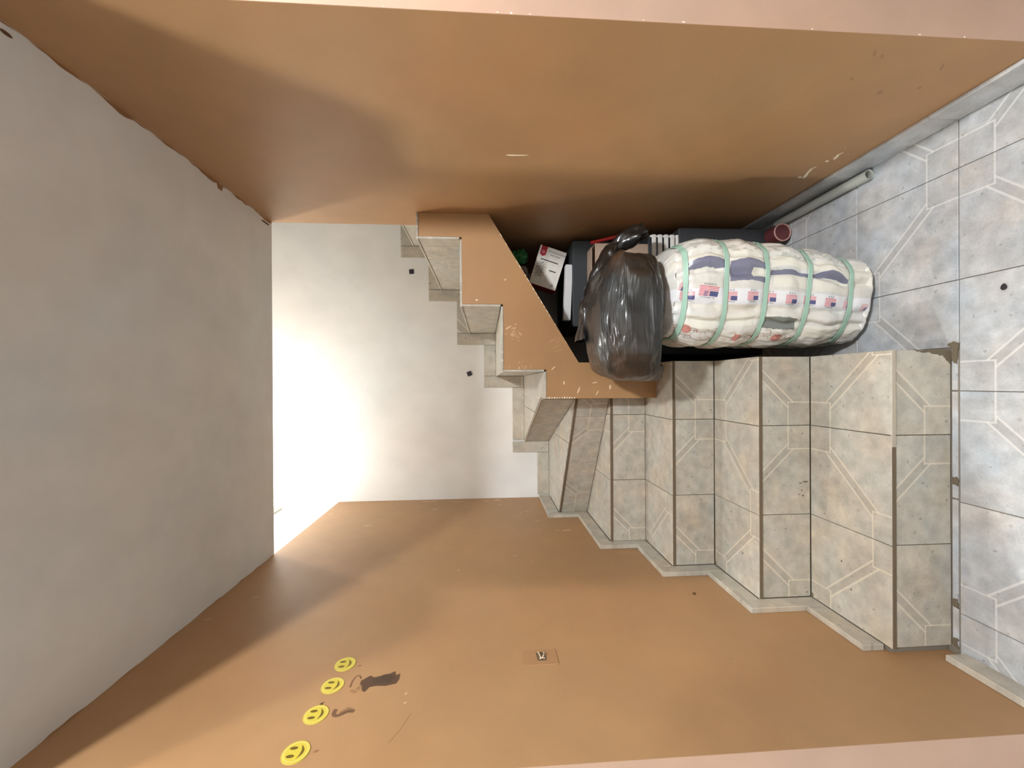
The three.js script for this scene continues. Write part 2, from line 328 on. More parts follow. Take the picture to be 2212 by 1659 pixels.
{
  const wf = scene.getObjectByName('wall_front'), flake = std({ color: 0xf0e2cc, roughness: 0.9 });
  for (const y0 of [0.31, 0.42, 0.68, 0.98, 1.07, 1.32, 1.36, 1.39, 1.63]) {           // flakes knocked off the arris of the opening
    const Y = y0, k0 = rr(0.4, 1), P = [];
    for (let k = 0; k < 9; k++) { const t = k / 9 * Math.PI * 2, r = rr(0.5, 1); P.push([xR + 0.003 + Math.cos(t) * 0.003 * r * k0, Y + Math.sin(t) * rr(0.003, 0.007) * r * k0]); }
    mesh('paint_chip', prismGeo(P, (p, q, w) => V(p, q, dF - 0.001 - w), -0.0005, 0.0006, () => [0, 0]), flake, wf);
  }
}
// ---------------------------------------------------------------- tiles
const uvTile = (ox, oy, i, j) => (p, q) => { const a = (p - ox) / T - i, b = (q - oy) / T - j; return [((i + j) & 1) ? 1 - a : a, b]; };
let tileCount = 0;
function tiles(parent, poly, map, { o = [0, 0], th = 0.009, gap = 0.0022, name = 'tile', plain, mats = tileMats, rise = 0.0006 } = {}) {
  const xs_ = poly.map((p) => p[0]), ys_ = poly.map((p) => p[1]);
  const i0 = Math.floor((Math.min(...xs_) - o[0]) / T + 1e-4), i1 = Math.ceil((Math.max(...xs_) - o[0]) / T - 1e-4), j0 = Math.floor((Math.min(...ys_) - o[1]) / T + 1e-4), j1 = Math.ceil((Math.max(...ys_) - o[1]) / T - 1e-4);
  for (let i = i0; i < i1; i++) for (let j = j0; j < j1; j++) {
    let P = poly;
    P = clipHalf(P, 0, true, o[0] + i * T + gap / 2); P = P.length ? clipHalf(P, 0, false, o[0] + (i + 1) * T - gap / 2) : P;
    P = P.length ? clipHalf(P, 1, true, o[1] + j * T + gap / 2) : P; P = P.length ? clipHalf(P, 1, false, o[1] + (j + 1) * T - gap / 2) : P;
    if (P.length < 3 || Math.abs(area2(P)) < 0.0004) continue;
    const lift = rr(-rise, rise);
    const g = slabGeo(P, (p, q, w) => map(p, q, w + lift), th, uvTile(o[0], o[1], i, j), 0.0012);
    if (!g) continue;
    mesh(name, g, plain && plain(i, j) ? (mats === stairMats ? plainStair : plainTile) : mats[tileCount++ % mats.length], parent);
  }
}
// floor: bed of mortar with tiles; p = X, q = D
const floor = structure('floor', boxGeo(FX0 - 0.12, FX1 + 0.12, -0.12, -0.0045, FD - 0.12, dB + 0.15), M.grout, 'grey marbled ceramic tile floor with white line pattern', 'floor');
const floorMap = (p, q, w) => V(p, w, q);
const fo = [-0.0315, 1.135];
tiles(floor, [[-1.9, -1.2], [1.9, -1.2], [1.9, dF - 0.004], [-1.9, dF - 0.004]], floorMap, { o: fo, th: 0.009 });
tiles(floor, [[xL + 0.002, dF - 0.002], [xR - 0.002, dF - 0.002], [xR - 0.002, 1.1335], [xL + 0.002, 1.1335]], floorMap, { o: fo, th: 0.009 });
tiles(floor, [[xs + 0.008, 1.1365], [xR - 0.002, 1.1365], [xR - 0.002, 2.2], [xs + 0.008, 2.2]], floorMap, { o: fo, th: 0.009 });
// narrow strip of cut tiles along the first riser
for (const [a, b] of [[-0.806, -0.69], [-0.686, -0.362], [-0.357, -0.034], [-0.029, 0.098]]) mesh('tile_strip', slabGeo([[a, 1.1395], [b, 1.1395], [b, 1.1545], [a, 1.1545]], floorMap, 0.008, (p, q) => [p * 3, q * 3], 0.001), plainTile, floor);

// ---------------------------------------------------------------- staircase
const stairs = thing('staircase', 'tiled staircase turning right against the white wall', 'staircase');
const solid = (name, geo) => mesh(name, geo, M.concrete, stairs);
const rng = 0.01;                                           // thickness of riser facing
const sideWall = xL + 0.001;
function nosing(parent, A, B, y, light) {                  // raw mortar edge under the front of a tread, from A to B (X, D)
  const dx = B[0] - A[0], dd = B[1] - A[1], L = Math.hypot(dx, dd), n = [dd / L, -dx / L];
  const P = [A, B, [B[0] + n[0] * 0.007, B[1] + n[1] * 0.007], [A[0] + n[0] * 0.007, A[1] + n[1] * 0.007]];
  mesh('nosing_mortar', slabGeo(P, (p, q, w) => V(p, y - 0.0022 + w, q), 0.012, () => [0, 0], 0.001), light ? M.groutLight : M.mortar, parent);
}
// first flight: steps 1 to 3 (and the front of the fourth) run straight
for (let i = 1; i <= 3; i++) {
  const s = solid('step', boxGeo(sideWall, xs - 0.004, 0.001, YT[i] - 0.009, RD[i] + rng, i < 3 ? RD[i + 1] + rng : RD[4] + rng));
  // riser tiles: p = X, q = Y from the tread below
  const y0 = YT[i - 1];
  tiles(s, [[-0.81, y0 + 0.002], [xs, y0 + 0.002], [xs, YT[i] - 0.0125], [-0.81, YT[i] - 0.0125]], (p, q, w) => V(p, q, RD[i] - w), { o: [-0.1655, y0], mats: stairMats, name: 'riser_tile' });
  // tread tiles: p = X, q measured from the back edge towards the viewer
  const back = RD[i + 1];
  tiles(s, [[-0.81, 0.001], [xs, 0.001], [xs, back - RD[i] + 0.004], [-0.81, back - RD[i] + 0.004]], (p, q, w) => V(p, YT[i] + w, back - q), { o: [-0.1655, 0], mats: stairMats, name: 'tread_tile', plain: i === 3 ? (a) => a === -1 : null });
  if (i === 1) { nosing(s, [-0.81, RD[i] + 0.002], [-0.2, RD[i] + 0.002], YT[i], false); nosing(s, [-0.2, RD[i] + 0.002], [xs, RD[i] + 0.002], YT[i], true); }
  else nosing(s, [-0.81, RD[i] + 0.002], [xs, RD[i] + 0.002], YT[i], false);
  // tiled flank of the flight towards the bale
  mesh('flank', slabGeo([[RD[i] + 0.002, i === 1 ? 0.001 : 0.001], [back, 0.001], [back, YT[i] - 0.01], [RD[i] + 0.002, YT[i] - 0.01]], (p, q, w) => V(xs + w, q, p), 0.003, (p, q) => [p * 2, q * 2], 0), M.mortar, s);
}
// dried mortar and dirt at the foot of the first riser
{
  const ragged = (pts, k) => { const out = []; for (let i = 0; i < pts.length; i++) { const a = pts[i], b = pts[(i + 1) % pts.length]; for (let t = 0; t < 5; t++) { const u = t / 5; out.push([a[0] + (b[0] - a[0]) * u + rr(-k, k), a[1] + (b[1] - a[1]) * u + rr(-k, k)]); } } return out; };
  const s1 = stairs.children[0];
  mesh('mortar_smear', prismGeo(ragged([[0.094, 0.002], [0.094, 0.12], [0.088, 0.11], [0.083, 0.045], [0.068, 0.02], [0.05, 0.002]], 0.003), (p, q, w) => V(p, q, RD[1] - w), -0.002, 0.0014, () => [0, 0]), M.dirt, s1);
  mesh('mortar_smear', prismGeo(ragged([[0.05, 1.139], [0.112, 1.136], [0.118, 1.146], [0.11, 1.165], [0.098, 1.154], [0.06, 1.153]], 0.003), (p, q, w) => V(p, w, q), -0.002, 0.0016, () => [0, 0]), M.dirt, s1);
  for (const [x, y] of [[-0.81, 0.02], [-0.32, 0.004], [-0.69, 0.004]]) mesh('mortar_smear', prismGeo(ragged([[x, 1.138], [x + 0.03, 1.14], [x + 0.025, 1.1545], [x + 0.004, 1.1545]], 0.002), (p, q, w) => V(p, w, q), -0.002, 0.0012, () => [0, 0]), M.dirt, s1);
}
// scuffs and dirt lodged in the inner corners of the steps
{
  const ragged = (cx, cy, w, h) => { const out = []; for (let i = 0; i < 14; i++) { const t = i / 14 * Math.PI * 2, r = rr(0.55, 1); out.push([cx + Math.cos(t) * w * r, cy + Math.sin(t) * h * r]); } return out; };
  const riserMark = (i, X, Y, w, h) => mesh('dirt', prismGeo(ragged(X, Y, w, h), (p, q, z) => V(p, q, RD[i] - z), -0.001, 0.0011, () => [0, 0]), M.dirt, stairs.children[i - 1]);
  const treadMark = (i, X, D, w, h) => mesh('dirt', prismGeo(ragged(X, D, w, h), (p, q, z) => V(p, YT[i] + z, q), -0.001, 0.0011, () => [0, 0]), M.dirt, stairs.children[i - 1]);
  riserMark(2, -0.378, 0.222, 0.003, 0.013); riserMark(2, -0.383, 0.24, 0.0025, 0.007); riserMark(2, -0.41, 0.235, 0.002, 0.004); riserMark(2, -0.43, 0.23, 0.003, 0.005); riserMark(2, -0.425, 0.245, 0.002, 0.004);
  riserMark(3, -0.2, 0.588, 0.006, 0.004);
  for (const [i, d] of [[1, RD[2] - 0.006], [2, RD[3] - 0.006], [3, RD[4] - 0.006]]) treadMark(i, -0.803, d, 0.012, 0.007);
  for (const [i, X] of [[1, -0.62], [1, -0.7], [2, -0.68]]) treadMark(i, X, RD[i] + rr(0.05, 0.25), 0.004, 0.003);
}
// winders: fourth, fifth and sixth step fan around the end of the stringer wall
const PV = [xp, 2.056];
const r5 = [-0.81, 2.54], r6 = [-0.416, dB - 0.001];
const winders = {
  4: { poly: [[-0.81, RD[4]], PV, r5], front: [[-0.81, RD[4]], [xp, RD[4]]] },
  5: { poly: [r5, PV, r6, [-0.81, dB - 0.001]], front: [r5, PV] },
  6: { poly: [PV, [xp, dE + 0.001], [RX[7], dE + 0.001], [RX[7], dB - 0.001], r6], front: [r6, PV] },
};
for (const i of [4, 5, 6]) {
  const w = winders[i];
  const body = w.poly.map((p) => p.slice());
  const s = solid('step', prismGeo(body, (p, q, h) => V(p, h, q), 0.001, YT[i] - 0.009, () => [0, 0]));
  const poly = i === 6 ? [PV, [xp, dS - 0.003], [RX[7], dS - 0.003], [RX[7], dB - 0.001], r6] : w.poly;
  // push the front edge forward a little so that the tread tile covers the riser facing
  tiles(s, poly, (p, q, h) => V(p, YT[i] + h, q), { o: [-0.1655 - (i === 5 ? 0.17 : 0), 2.054 + (i === 4 ? -0.0 : 0.1)], mats: stairMats, name: 'tread_tile' });
  const [A, B] = w.front, dx = B[0] - A[0], dd = B[1] - A[1], L = Math.hypot(dx, dd), dir = [dx / L, dd / L], n = [dd / L, -dx / L];
  // riser facing: p along the front line from B backwards, q height
  const y0 = YT[i - 1];
  tiles(s, [[0.004, y0 + 0.002], [L, y0 + 0.002], [L, YT[i] - 0.0125], [0.004, YT[i] - 0.0125]], (p, q, h) => V(B[0] - dir[0] * p + n[0] * (h + 0.009), q, B[1] - dir[1] * p + n[1] * (h + 0.009)), { o: [i === 4 ? 0.09 : i === 5 ? 0.12 : 0.06, y0], mats: stairMats, name: 'riser_tile', plain: i === 6 ? () => true : null });
  nosing(s, [A[0] + n[0] * 0.004, A[1] + n[1] * 0.004], [B[0] + n[0] * 0.004, B[1] + n[1] * 0.004], YT[i], i === 6);
}
// second flight: steps 7 to 11 climb to the right along the white wall
for (let i = 7; i <= 11; i++) {
  const a = RX[i], b = RX[i + 1];
  const s = solid('step', prismGeo([[a + rng, soffit(a) + 0.0], [b + rng, soffit(b)], [b + rng, YT[i] - 0.009], [a + rng, YT[i] - 0.009]], (p, q, w) => V(p, q, w), dE + 0.001, dB - 0.001, () => [0, 0]));
  const d0 = i <= 8 ? dS - 0.003 : i === 9 ? dS - 0.003 : dE + 0.001;
  const bx = i === 9 ? xR - 0.001 : b;
  if (i <= 9) {
    tiles(s, [[d0, a - 0.004], [dB - 0.001, a - 0.004], [dB - 0.001, bx - 0.001], [d0, bx - 0.001]], (p, q, w) => V(q, YT[i] + w, p), { o: [2.24 + (i % 2) * 0.1, b], mats: stairMats, name: 'tread_tile' });
    if (i === 9) tiles(s, [[dE + 0.001, xR], [dB - 0.001, xR], [dB - 0.001, b - 0.001], [dE + 0.001, b - 0.001]], (p, q, w) => V(q, YT[i] + w, p), { o: [2.34, b], mats: stairMats, name: 'tread_tile' });
  } else tiles(s, [[d0, a - 0.004], [dB - 0.001, a - 0.004], [dB - 0.001, b - 0.001], [d0, b - 0.001]], (p, q, w) => V(q, YT[i] + w, p), { o: [2.24 + (i % 2) * 0.1, b], mats: stairMats, name: 'tread_tile' });
  tiles(s, [[d0, YT[i - 1] + 0.002], [dB - 0.001, YT[i - 1] + 0.002], [dB - 0.001, YT[i] - 0.0105], [d0, YT[i] - 0.0105]], (p, q, w) => V(a - w, q, p), { o: [2.24 + (i % 2) * 0.1, YT[i - 1]], mats: stairMats, name: 'riser_tile', plain: i === 7 || i === 8 ? () => true : null });
  mesh('nosing_mortar', boxGeo(a - 0.002, a + 0.01, YT[i] - 0.0105, YT[i] - 0.008, d0 + 0.002, dB - 0.001), M.groutLight, s);
}
// stringer wall with slanting underside, standing on the third tread
{
  const P = [[xp, YT[3] + 0.0005], [0.092, YT[3] + 0.0005], [0.096, soffit(0.096)], [xR - 0.001, soffit(xR)], [xR - 0.001, YT[9] - 0.0095], [RX[9] + rng, YT[9] - 0.0095], [RX[9] + rng, YT[8] - 0.0095], [RX[8] + rng, YT[8] - 0.0095], [RX[8] + rng, YT[7] - 0.0095], [RX[7] + rng, YT[7] - 0.0095], [RX[7] + rng, YT[6] - 0.0095], [xp, YT[6] - 0.0095]];
  mesh('stringer_wall', prismGeo(P, (p, q, w) => V(p, q, w), dS, dE, (p, q) => [(p + 0.1), (q - 0.55) / 1.3]), M.stringer, stairs);
  // wall under the pier, flush with the flank of the flight
  mesh('under_stair_wall', boxGeo(xs - 0.003, xs + 0.01, 0.001, 0.975, dS + 0.16, dB - 0.002), M.brown, stairs);
  mesh('under_stair_wall', boxGeo(xp + 0.002, xs - 0.004, 0.001, YT[3] - 0.01, RD[4] + 0.012, dB - 0.4), M.concrete, stairs);
}
// ---------------------------------------------------------------- stepped tile skirting
{
  const sk = new THREE.Group(); sk.name = 'baseboard_left'; sk.userData = { kind: 'structure', label: 'stepped tile skirting climbing the left wall', category: 'skirting' }; scene.add(sk);
  const h = 0.068, w = 0.062, th = 0.019;
  const piece = (D0, D1, Y0, Y1) => mesh('skirting_tile', slabGeo([[D0 + 0.001, Y0], [D1 - 0.001, Y0], [D1 - 0.001, Y1], [D0 + 0.001, Y1]], (p, q, z) => V(xL + th + z, q, p), th - 0.001, (p, q) => [p * 2.2, q * 2.2], 0.002), plainStair, sk);
  piece(0.88, 1.12, 0.001, 0.066);
  piece(RD[1] + 0.02, RD[2] - w, YT[1] + 0.001, YT[1] + h);
  for (const i of [2, 3]) { piece(RD[i] - w, RD[i] - 0.001, YT[i - 1] + 0.001, YT[i] + h); piece(RD[i], RD[i + 1] - w, YT[i] + 0.001, YT[i] + h); }
  piece(RD[4] - w, RD[4] - 0.001, YT[3] + 0.001, YT[4] + h);
  piece(RD[4], r5[1] - w, YT[4] + 0.001, YT[4] + h);
  piece(r5[1] - w, r5[1] - 0.012, YT[4] + 0.001, YT[5] + 0.075);
  piece(r5[1] + 0.004, dB - 0.02, YT[5] + 0.001, YT[5] + 0.075);
  const sb = new THREE.Group(); sb.name = 'baseboard_back'; sb.userData = { kind: 'structure', label: 'stepped tile skirting along the white back wall', category: 'skirting' }; scene.add(sb);
  const k = 0.085, tb = 0.012;
  let n = 0;
  const pb = (X0, X1, Y0, Y1) => mesh('skirting_tile', slabGeo([[X0 + 0.001, Y0], [X1 - 0.001, Y0], [X1 - 0.001, Y1], [X0 + 0.001, Y1]], (p, q, z) => V(p, q, dB - tb - z), tb - 0.001, (p, q) => [p * 1.5 + n * 0.3, q * 1.5], 0.0015), n++ % 3 ? plainStair : stairMats[n % 4], sb);
  pb(xL + 0.022, r6[0] - k, YT[5] + 0.001, YT[5] + k);
  pb(r6[0] - k, r6[0] - 0.006, YT[5] + 0.001, YT[6] + k);
  pb(r6[0] + 0.003, RX[7] - k, YT[6] + 0.001, YT[6] + k);
  for (let i = 7; i <= 11; i++) { pb(RX[i] - k, RX[i] - 0.002, YT[i - 1] + 0.001, YT[i] + k); pb(RX[i], RX[i + 1] - k, YT[i] + 0.001, YT[i] + k); }
  const sr = new THREE.Group(); sr.name = 'baseboard_right'; sr.userData = { kind: 'structure', label: 'pale tile skirting at the foot of the right wall', category: 'skirting' }; scene.add(sr);
  for (const [a, b] of [[0.88, 1.134], [1.136, 1.469], [1.471, 1.803], [1.805, 2.2]]) mesh('skirting_tile', slabGeo([[a, 0.001], [b, 0.001], [b, 0.097], [a, 0.097]], (p, q, z) => V(xR - 0.011 - z, q, p), 0.01, (p, q) => [p * 2, q * 2], 0.003), plainTile, sr);
}

// ---------------------------------------------------------------- things on the walls
{
  const face = canvas(256, 256), x = face.getContext('2d');
  x.fillStyle = 'rgb(206,188,66)'; x.fillRect(0, 0, 256, 256);
  x.strokeStyle = 'rgb(216,202,104)'; x.lineWidth = 16; x.beginPath(); x.arc(128, 128, 112, 0, 7); x.stroke();
  x.fillStyle = 'rgb(104,84,18)';
  for (const s of [-1, 1]) { x.beginPath(); x.ellipse(128 + s * 46, 92, 19, 40, 0, 0, 7); x.fill(); }
  x.beginPath(); x.moveTo(48, 156); x.quadraticCurveTo(128, 258, 208, 156); x.quadraticCurveTo(128, 200, 48, 156); x.fill();
  const fm = std({ map: texOf(face), roughness: 0.5 }), edge = std({ color: 0xc8b84a, roughness: 0.6 });
  const lab = ['yellow smiling round sticker nearest the stairs, first of the row of four', 'yellow smiling round sticker directly above the large dark smear', 'yellow smiling round sticker above the small dark scribble', 'yellow smiling round sticker nearest the room opening, largest in view'];
  [[1.84, 1.234], [1.845, 1.149], [1.85, 1.051], [1.852, 0.946]].forEach(([Y, D], i) => {
    const g = thing('smiley_sticker', lab[i], 'sticker', [xL, Y, D], 'smiley stickers on the brown wall');
    const disc = new THREE.CylinderGeometry(0.0295, 0.03, 0.0016, 40); disc.rotateZ(-Math.PI / 2); disc.translate(0.0009, 0, 0);
    mesh('backing', disc, edge, g);
    const f = new THREE.CircleGeometry(0.0288, 40); f.rotateY(Math.PI / 2); f.translate(0.00185, 0, 0);
    mesh('printed_face', f, fm, g);
    g.rotation.x = [0.1, -0.05, 0.06, 0.02][i];
  });
  // painted-over switch plate with a hole and a stub of cable
  const sw = thing('switch_plate', 'painted-over blank switch plate with bare cable stub', 'switch plate', [xL, 1.262, 1.222]);
  const shape = new THREE.Shape(); const W = 0.033, Hh = 0.052; shape.moveTo(-W, -Hh); shape.lineTo(W, -Hh); shape.lineTo(W, Hh); shape.lineTo(-W, Hh); shape.closePath();
  const hole = new THREE.Path(); hole.moveTo(-0.017, -0.021); hole.lineTo(-0.017, 0.008); hole.lineTo(0.024, 0.01); hole.lineTo(0.026, -0.019); hole.closePath(); shape.holes.push(hole);
  const pg = new THREE.ExtrudeGeometry(shape, { depth: 0.0012, bevelEnabled: true, bevelSize: 0.0012, bevelThickness: 0.001, bevelSegments: 2 }); pg.rotateY(Math.PI / 2);
  mesh('plate', pg, std({ color: 0xa37c56, roughness: 0.6 }), sw);
  mesh('recess', boxGeo(0.0002, 0.0008, -0.023, 0.012, -0.02, 0.028), M.mortar, sw);
  const wire = std({ color: 0xd9c4a4, roughness: 0.5 });
  const tube = (pts, r) => new THREE.TubeGeometry(new THREE.CatmullRomCurve3(pts), 16, r, 6);
  mesh('cable', tube([V(0.002, 0.004, 0.022), V(0.008, 0.002, 0.01), V(0.01, 0, -0.008), V(0.008, -0.002, -0.014)], 0.0016), wire, sw);
  mesh('cable', tube([V(0.002, -0.014, 0.02), V(0.009, -0.014, 0.004), V(0.011, -0.01, -0.008), V(0.007, -0.006, -0.012)], 0.0018), wire, sw);
  mesh('cable', tube([V(0.006, 0.002, -0.014), V(0.009, -0.006, -0.015), V(0.006, -0.014, -0.013)], 0.0018), wire, sw);
  // dark squares on the white wall
  const dk = std({ color: 0x2b2630, roughness: 0.4 });
  [[0.798, 1.942, 0.1, 'small black square stuck on the white wall, nearer the upper steps'], [0.07, 1.536, 0.35, 'small black square stuck on the white wall, nearer the winding steps']].forEach(([X, Y, a, l]) => {
    const g = rbox(-0.0165, 0.0165, -0.0165, 0.0165, -0.002, 0.002, 0.0015);
    const o = mesh('square_sticker', g, dk); o.position.copy(V(X, Y, dB - 0.0022)); o.rotation.z = a;
    tag(o, l, 'sticker', 'black squares on the white wall');
  });
}

// ---------------------------------------------------------------- plastic wrapped bale
const bale = thing('wrapped_bale', 'tall clear plastic wrapped bale of cloth with mint green straps', 'bale', [0, 0, 0]);
{
  const key = [[0, 0.12, 0.135], [0.006, 0.138, 0.165], [0.03, 0.156, 0.19], [0.08, 0.168, 0.2], [0.25, 0.184, 0.205], [0.45, 0.197, 0.206], [0.6, 0.2, 0.203], [0.69, 0.19, 0.19], [0.735, 0.165, 0.165], [0.76, 0.125, 0.13], [0.77, 0.06, 0.07], [0.772, 0.0, 0.0]];
  const straps = [0.112, 0.273, 0.43, 0.576, 0.712];
  const lerpKey = (Y, c) => { for (let i = 0; i < key.length - 1; i++) if (Y <= key[i + 1][0]) { let t = (Y - key[i][0]) / (key[i + 1][0] - key[i][0]); return key[i][c] + (key[i + 1][c] - key[i][c]) * t; } return 0; };
  const yaw = 0.16, EX = 2 / 3.2;
  const arc = [0]; { let q = null; for (let i = 0; i <= 2000; i++) { const th = i / 2000 * Math.PI * 2, c = Math.sin(th), d = Math.cos(th), p = [Math.sign(c) * Math.abs(c) ** EX, Math.sign(d) * Math.abs(d) ** EX]; if (q) arc.push(arc[i - 1] + Math.hypot(p[0] - q[0], p[1] - q[1])); q = p; } }
  const byArc = (s) => { const t = s * arc[2000]; let a = 0, b = 2000; while (b - a > 1) { const m = (a + b) >> 1; if (arc[m] <= t) a = m; else b = m; } return (a + (t - arc[a]) / ((arc[b] - arc[a]) || 1)) / 2000; };
  const ringPt = (s, Y, off = 0) => {                      // s 0..1 around: 0 back, .25 right, .5 front, .75 left
    const th = byArc(s) * Math.PI * 2;
    const cx = Math.sin(th), cd = Math.cos(th);
    let a = lerpKey(Y, 1), b = lerpKey(Y, 2);
    const near = Math.min(...straps.map((v) => Math.abs(Y - v)));
    const bulge = Y > 0.03 && Y < 0.74 ? 0.017 * (Math.min(near, 0.075) / 0.075) ** 0.6 - 0.009 : 0;
    const wr = fbm(cx * 3 + 5, Y * 9, cd * 3, 3) * 0.009 * (Y > 0.01 && Y < 0.77 ? 1 : 0) + (off ? 0 : fbm(cx * 9, Y * 26, cd * 9 + 3, 2) * 0.0035);
    // deep folds where the stacked garments part
    let fold = 0;
    if (Y > 0.04 && Y < 0.74) for (const [c0, d, w, ph] of [[0.447, 0.017, 0.011, 1], [0.545, 0.013, 0.014, 4], [0.582, 0.012, 0.008, 7], [0.40, 0.01, 0.008, 2]]) { const c = c0 + fbm(Y * 5, ph, 2, 2) * 0.018; fold -= d * Math.exp(-(((s - c) / w) ** 2)) * Math.min(1, near / 0.03) * (off ? 0 : 1); }
    a += bulge + wr + off + fold; b += bulge + wr + off + fold;
    if (a < 0.003) a = b = 0.0005;
    const lx = Math.sign(cx) * Math.abs(cx) ** EX * a, ld = Math.sign(cd) * Math.abs(cd) ** EX * b;
    const X = 0.142 + lerpKey(Math.min(Math.max(Y, 0.1), 0.6), 1) + lx * Math.cos(yaw) + ld * Math.sin(yaw) * 0.6, D = 1.578 + ld * Math.cos(yaw) - lx * Math.sin(yaw);
    return V(X, Math.max(Y, 0.002), D);
  };
  const NS = 320, NY = 150, pos = [], uv = [], idx = [];
  const Ys = []; for (let j = 0; j <= NY; j++) { const t = j / NY; Ys.push(0.772 * (0.5 - 0.5 * Math.cos(Math.PI * (0.06 + 0.88 * t)) - 0.5 + 0.5 * Math.cos(Math.PI * 0.06)) / Math.cos(Math.PI * 0.06)); }
  for (let j = 0; j <= NY; j++) for (let i = 0; i <= NS; i++) { const p = ringPt(i / NS, Ys[j]); pos.push(p.x, p.y, p.z); uv.push((0.8 - Ys[j]) / 0.82, 1 - i / NS); }
  for (let j = 0; j < NY; j++) for (let i = 0; i < NS; i++) { const a = j * (NS + 1) + i, b = a + 1, c = a + NS + 1, d = c + 1; idx.push(a, b, c, b, d, c); }
  const g = new THREE.BufferGeometry(); g.setAttribute('position', new THREE.Float32BufferAttribute(pos, 3)); g.setAttribute('uv', new THREE.Float32BufferAttribute(uv, 2)); g.setIndex(idx); g.computeVertexNormals();
  // printed film over folded cloth; canvas x runs down the bale, canvas y around it
  const W = 1024, Hc = 2048, c = canvas(W, Hc);
  const cx = (u) => W * ((0.088 + (u - 1487) * 0.001685) / 0.82), cy = (v) => Hc * (0.5 + (v - 632) / 240 * 0.27);
  const s = canvas(W / 2, Hc / 2);
  noisy(s, [224, 222, 214], (a, b) => { const n = 1 + fbm(a * 3, b * 22, 3, 4) * 0.06 + fbm(a * 30, b * 60, 7, 2) * 0.03; const h = fbm(a * 2, b * 8, 12, 2) * 0.05; return [n * (1 + h), n, n * (1 - h)]; });
  const cc = upscale(s, W, Hc), x = cc.getContext('2d');
  // relief of the film: fine crinkles, and a step at each coloured panel
  const bc = canvas(512, 1024); noisy(bc, [104, 104, 104], (a, b) => { const n = 1 + (1 - Math.abs(fbm(a * 7, b * 30, 5, 4)) * 3) * 0.4 + fbm(a * 40, b * 30, 9, 2) * 0.25; return [n, n, n]; });
  const bx = bc.getContext('2d');
  const segs = [[1420, 1480], [1490, 1566], [1576, 1650], [1664, 1745], [1756, 1838], [1846, 1900]];
  // a panel of another colour (cloth, tape, thin bands) with its own ragged outline
  const colourPanel = (u0, u1, v0, v1, col, bow = 0) => {
    const P = [], N = 16;
    for (let i = 0; i <= N; i++) { const t = i / N; P.push([cx(u0 + (u1 - u0) * t), cy(v0 - bow * Math.sin(Math.PI * t) + rr(-0.6, 0.6))]); }
    for (let i = N; i >= 0; i--) { const t = i / N; P.push([cx(u0 + (u1 - u0) * t), cy(v1 - bow * 0.6 * Math.sin(Math.PI * t) + rr(-1, 1))]); }
    x.fillStyle = col; x.beginPath(); P.forEach((p, i) => x[i ? 'lineTo' : 'moveTo'](...p)); x.closePath(); x.fill();
    const hgt = 70 + 90 * rnd() | 0; bx.globalAlpha = 0.45; bx.fillStyle = `rgb(${hgt},${hgt},${hgt})`; bx.beginPath(); P.forEach((p, i) => bx[i ? 'lineTo' : 'moveTo'](p[0] / 2, p[1] / 2)); bx.closePath(); bx.fill(); bx.globalAlpha = 1;
  };
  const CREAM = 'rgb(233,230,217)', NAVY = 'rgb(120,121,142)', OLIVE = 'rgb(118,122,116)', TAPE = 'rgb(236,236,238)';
  // right flank: small pale print
  for (let i = 0; i < 90; i++) { x.globalAlpha = rr(0.2, 0.5); x.fillStyle = ['rgb(150,160,152)', 'rgb(170,172,160)', 'rgb(140,138,130)'][i % 3]; x.fillRect(cx(rr(1480, 1840)), cy(rr(505, 545)), rr(6, 26), rr(5, 14)); } x.globalAlpha = 1;
  for (const [a, b] of segs) colourPanel(a, b, 545, 572, CREAM, 6);
  colourPanel(1491, 1570, 562, 580, NAVY, 6); colourPanel(1576, 1656, 565, 612, NAVY, 5); colourPanel(1622, 1656, 580, 600, CREAM, 2);      // navy patch and thin navy bands between the cream panels
  colourPanel(1665, 1746, 579, 589, NAVY, 5); colourPanel(1668, 1746, 590, 620, CREAM, 3);
  colourPanel(1757, 1838, 578, 588, NAVY, 10); colourPanel(1757, 1838, 592, 624, CREAM, 6);
  for (const [a, b] of segs) colourPanel(a, b, 628, 664, TAPE, 0);                   // tape carrying flags
  colourPanel(1492, 1558, 690, 722, CREAM, 0); colourPanel(1568, 1636, 686, 714, CREAM, 0); colourPanel(1656, 1732, 692, 720, OLIVE, 4); colourPanel(1742, 1822, 711, 738, CREAM, 0); colourPanel(1828, 1880, 705, 735, CREAM, 0);
  // flags printed upside down as the tape is stuck
  const flag = (u0, u1, v0, v1, words, rot = 0, al = 0.9) => {
    x.save(); const X0 = cx(u0), X1 = cx(u1), Y0 = cy(v0), Y1 = cy(v1), w = X1 - X0, h = Y1 - Y0;
    x.translate((X0 + X1) / 2, (Y0 + Y1) / 2); x.rotate(Math.PI + rot); x.globalAlpha = al;
    for (let i = 0; i < 13; i++) { x.fillStyle = i % 2 ? 'rgb(246,238,238)' : 'rgb(206,72,88)'; x.fillRect(-w / 2, -h / 2 + h * i / 13, w, h / 13 + 0.5); }
    x.fillStyle = 'rgb(52,66,122)'; x.fillRect(-w / 2, -h / 2, w * 0.46, h * 0.52);
    x.fillStyle = 'rgb(60,60,66)'; x.textAlign = 'center'; x.font = `bold ${Math.round(h * 0.27)}px serif`; x.fillText(words[0], 0, h / 2 + h * 0.32, w * 1.1);
    x.font = `bold ${Math.round(h * 0.2)}px serif`; x.fillText(words[1], 0, -h / 2 - h * 0.08, w * 1.1);
    x.restore();
  };
  flag(1512, 1552, 624, 646, ['UNITED', 'OF AMERICA'], 0.12); flag(1514, 1530, 622, 645, ['', ''], 0.2, 0.4);
